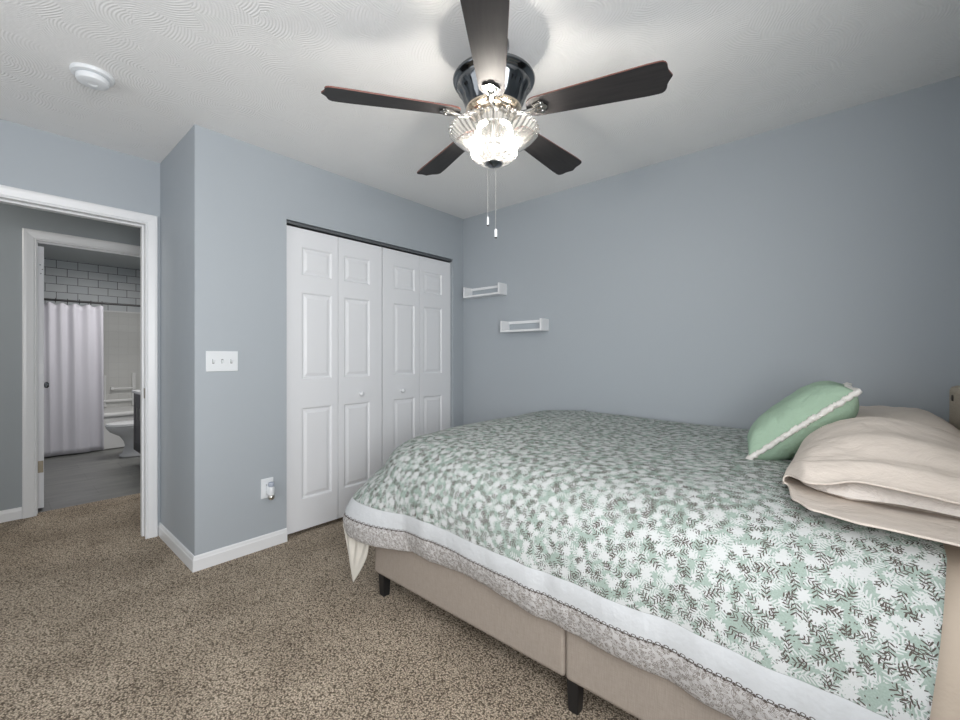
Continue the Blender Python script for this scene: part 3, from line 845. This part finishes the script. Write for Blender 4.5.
for k in range(41):
    t = k/40; row = []
    r_ = math.sin(min(1, t*7)*PI/2)**.5
    for i in range(NR):
        a = 2*PI*i/NR; c, s_ = superell(a, .8)
        x = .095 + .215*c*(.80+.20*r_); y = 1.510 + .45*t + .020*math.sin(x*17)*(1-t) + .10*max(0, (-x+.0)/.12)
        z = .050 + ((.034+.16*min(t, .5))*s_ if s_ > 0 else .014*s_)*r_ + .004*nz(x, y, 4, 16)*(s_ > 0)
        row.append((x-.08, y-1.80, z-.028))
    rows.append(row)
m = MB(); m.grid(rows, loop=True); m.f += [tuple(range(NR)), tuple(range(len(m.v)-NR, len(m.v)))]; m.mi += [0, 0]
m.build('pillow_insert', m_insert, pl, smooth=True, angle=80)

def cushion(W, L, T, mat, seed, n_=44, edge=.9, pinch=.06):
    """closed pillow in local x (W) / y (L), thickness along z"""
    top, bot = [], []
    for i in range(n_+1):
        rt, rb = [], []
        for j in range(n_+1):
            u = math.sin((i/n_*2-1)*PI/2); v = math.sin((j/n_*2-1)*PI/2)
            pu = 1-pinch*(1-v*v)*abs(u)**3; pv = 1-pinch*(1-u*u)*abs(v)**3
            x = u*W/2*pu; y = v*L/2*pv
            h = T/2*((1-u**4)*(1-v**4))**.55
            wr = .007*nz(x+seed, y, 0, 8) + .005*nz(x+seed, y, 5, 18)
            fz = min(1, h/(T*.15))
            rt.append((x, y, h+wr*fz)); rb.append((x, y, -h+wr*fz*.5))
        top.append(rt); bot.append(rb)
    m = MB(); m.grid(top); m.grid([r[::-1] for r in bot])
    return m
def weld(o, d=.0006):
    bm = bmesh.new(); bm.from_mesh(o.data); bmesh.ops.remove_doubles(bm, verts=bm.verts, dist=d); bmesh.ops.recalc_face_normals(bm, faces=bm.faces)
    for f in bm.faces: f.smooth = True
    bm.to_mesh(o.data); bm.free()
o = cushion(.44, .60, .19, m_case, 3).build('pillow', m_case, None, smooth=True, angle=180); weld(o)
o.location = (.100, 2.53, .850); o.rotation_euler = (0, math.radians(-4), math.radians(3))
tag(o, 'blush beige pillow at the far side against the grey wall', 'pillow', 'bed pillows by the headboard')

gc = empty('throw_pillow', (-.156, 2.19, .910)); tag(gc, 'square sage green cushion with white fringed edge leaning on the pillows', 'cushion')
WG, LG = .425, .43
o = cushion(WG, LG, .19, m_green, 9).build('cushion_cover', m_green, gc, smooth=True, angle=180); weld(o)
mb = MB(); PG = .06
def edge_pt(s):
    s = s % 4; k = int(s); t = (s-k)*2-1
    u, v = ((t, -1), (1, t), (-t, 1), (-1, -t))[k]
    pu = 1-PG*(1-v*v)*abs(u)**3; pv = 1-PG*(1-u*u)*abs(v)**3
    return Vector((u*WG/2*pu, v*LG/2*pv, 0))
N = 300
pts = []
for i in range(N+1):
    p = edge_pt(i*4/N); nrm = p.normalized()
    pts.append(p + nrm*(.004+.002*random.random()) + Vector((0, 0, random.uniform(-.003, .003))))
mb.tube(pts, [.010+random.uniform(-.0015, .002) for _ in pts], 8)
for i in range(0, N):
    if i % 2: continue
    p = edge_pt(i*4/N); nrm = p.normalized()
    a = p+nrm*.004; b = p+nrm*(.015+random.uniform(-.004, .005))+Vector((random.uniform(-.004, .004), random.uniform(-.004, .004), random.uniform(-.007, .007)))
    mb.tube([a, (a+b)/2, b], [.005, .006, .0035], 6)
mb.build('fringe_trim', m_trim, gc, smooth=True, angle=180)
gc.rotation_euler = (Matrix.Rotation(math.radians(4), 3, 'Z') @ Matrix.Rotation(math.radians(-41), 3, 'Y')).to_euler()

# ================================================================== BATHROOM
tub = empty('bathtub', (-7.42, .5, 0)); tag(tub, 'white bathtub behind the shower curtain and toilet', 'bathtub')
T0 = (-7.42, .5)
mb = MB(); mb.box((-7.83+7.42, -.64-.5, 0), (-7.04+7.42, 1.64-.5, .40)); mb.build('apron', m_tub, tub, bevel=.01)
mb = MB(); mb.box((-.41, -1.14, .40), (.40, 1.14, .455)); mb.build('rim', m_tub, tub, bevel=.02)
rod = MB().tube([(-7.00, -.65, 1.827), (-7.00, 1.65, 1.827)], .013, 14).build('shower_curtain_rod', m_black, None, smooth=True)
tag(rod, 'black rod across the bathtub with the curtain hanging from it', 'curtain rod')
# curtain
sc = empty('shower_curtain', (-7.0, .36, 1.785)); tag(sc, 'pale lilac-white shower curtain hanging in folds from the black rod', 'shower curtain')
rows = []
for j in range(30):
    t = j/29; z = -1.77*t; row = []
    for i in range(161):
        s = i/160; y = -.50+1.055*s*(1+.01*t)
        fo = math.sin(s*2*PI*9.5+.9*math.sin(s*11))*(.024-.010*t)*(.6+.6*nz(s, 0, 5, 6))+.014*math.sin(s*23+2+t)*t+.010*nz(s*3, t, 1, 3)
        y += .010*math.sin(s*2*PI*9.5+1.2)*t
        zz = z + (.012*math.sin(s*2*PI*9.5)*(1-t)**6) + (.014*nz(s, 3, 1, 9) if j == 29 else 0)
        row.append((fo+.035*t, y, zz))
    rows.append(row)
m = MB(); m.grid(rows); m.build('curtain_cloth', m_curt, sc, smooth=True, angle=180, solid=.002)
for i in range(11):
    y = -.48+i*.1025
    mb = MB(); pts = [(.0+.020*math.cos(a), y, .040+.026*math.sin(a)) for a in [2*PI*k/14 for k in range(15)]]
    mb.tube(pts, .0028, 6); mb.build('curtain_ring', m_dark, sc, smooth=True)
# toilet
to = empty('toilet', (-6.40, 1.18, 0)); to.scale = (1, 1, .93); tag(to, 'white toilet with closed lid between the bathtub and the dark vanity', 'toilet')
def oval_rows(levels, n_=40):
    rows = []
    for z, yf, yb, hw_ in levels:      # front y, back y, half width
        cy = (yf+yb)/2; hl = (yb-yf)/2
        rows.append([(hw_*math.sin(2*PI*i/n_)*(1-.12*max(0, -math.cos(2*PI*i/n_)*-1)*0), cy - hl*math.cos(2*PI*i/n_), z) for i in range(n_)])
    return rows
rws = oval_rows([(0, -.20, .24, .118), (.02, -.205, .24, .120), (.05, -.175, .235, .105), (.14, -.15, .23, .098), (.20, -.165, .23, .105), (.26, -.20, .23, .130), (.32, -.285, .23, .165), (.37, -.320, .23, .182), (.385, -.318, .23, .180)])
m = MB(); m.grid(rws, loop=True); m.f.append(tuple(range(len(m.v)-40, len(m.v)))); m.mi.append(0); m.build('bowl', m_porc, to, smooth=True, angle=50)
rws = oval_rows([(.386, -.322, .20, .183), (.390, -.328, .20, .186), (.405, -.328, .20, .186), (.409, -.322, .20, .180)])
m = MB(); m.grid(rws, loop=True); m.f += [tuple(range(40)), tuple(range(120, 160))]; m.mi += [0, 0]; m.build('seat', m_porc, to, smooth=True, angle=50)
rws = oval_rows([(.411, -.318, .21, .181), (.416, -.324, .21, .184), (.426, -.318, .21, .180), (.431, -.28, .20, .15), (.433, -.1, .1, .05)])
m = MB(); m.grid(rws, loop=True); m.f += [tuple(range(40)), tuple(range(160, 200))]; m.mi += [0, 0]; m.build('lid', m_porc, to, smooth=True, angle=50)
MB().box((-.20, .235, .36), (.20, .455, .74)).build('tank', m_porc, to, bevel=.02)
MB().box((-.21, .225, .742), (.21, .462, .775)).build('tank_lid', m_porc, to, bevel=.01)
# vanity
va = empty('vanity_cabinet', (-5.42, 1.315, 0)); tag(va, 'black bathroom vanity with pale countertop beyond the doorway', 'vanity')
m_van = M('charcoal_cabinet_paint', .4, (.014, .016, .020)).mat
panel = MB().box((-.44, -.300, .16), (.44, .300, .775)).build('cabinet_body', m_van, va, bevel=.003)
MB().box((-.40, -.24, 0), (.40, .30, .165)).build('toe_kick', m_van, va)
for x0 in (-.42, .01):
    rows_ = []
    d = panel_slab(.41, .55, .018, [(.06, .35, .06, .49)]); d.v = [(y, -x-.302, z) for x, y, z in d.v]
    dd = d.build('door', m_van, va, loc=(x0, 0, .195))
    MB().tube([(.36 if x0 < 0 else .05, -.335, .33), (.36 if x0 < 0 else .05, -.335, .45)], .005, 8).build('handle', m_nickel, dd)
MB().box((-.455, -.315, .775), (.455, .312, .805)).build('countertop', m_porc, va, bevel=.004)
# towel bar moulded in the surround
tb = empty('towel_bar', (XBACK+.012, 1.235, .715)); tag(tb, 'pale horizontal bar on the bathtub surround wall above the toilet', 'towel bar')
MB().tube([(.05, -.12, 0), (.05, .12, 0)], .010, 10).build('bar', m_tub, tb, smooth=True)
for y in (-.12, .12): MB().box((0, y-.015, -.02), (.06, y+.015, .02)).build('bracket', m_tub, tb, bevel=.004)
mb = MB(); mb.box((XBACK+.012, 1.335, .46), (XBACK+.06, 1.375, .93)); mb.box((XBACK+.012, 1.03, .46), (XBACK+.03, 1.055, .90)); mb.box((XBACK+.012, .80, .53), (XBACK+.05, 1.335, .56))
struct(mb.build('trim_7', m_tub, bevel=.005))
# shower head
hd = empty('shower_sprayer', (-7.42, 1.65, 1.98)); tag(hd, 'dark shower head on the right wall above the bathtub', 'shower head')
MB().tube([(0, 0, 0), (0, -.08, .01), (0, -.15, -.03)], .009, 10).build('arm', m_dark, hd, smooth=True)
mb = MB(); mb.lathe([(.012, .03), (.016, .015), (.040, -.005), (.042, -.014), (0, -.015)], 24, centre=(0, -.155, -.045)); mb.build('head', m_dark, hd, smooth=True)
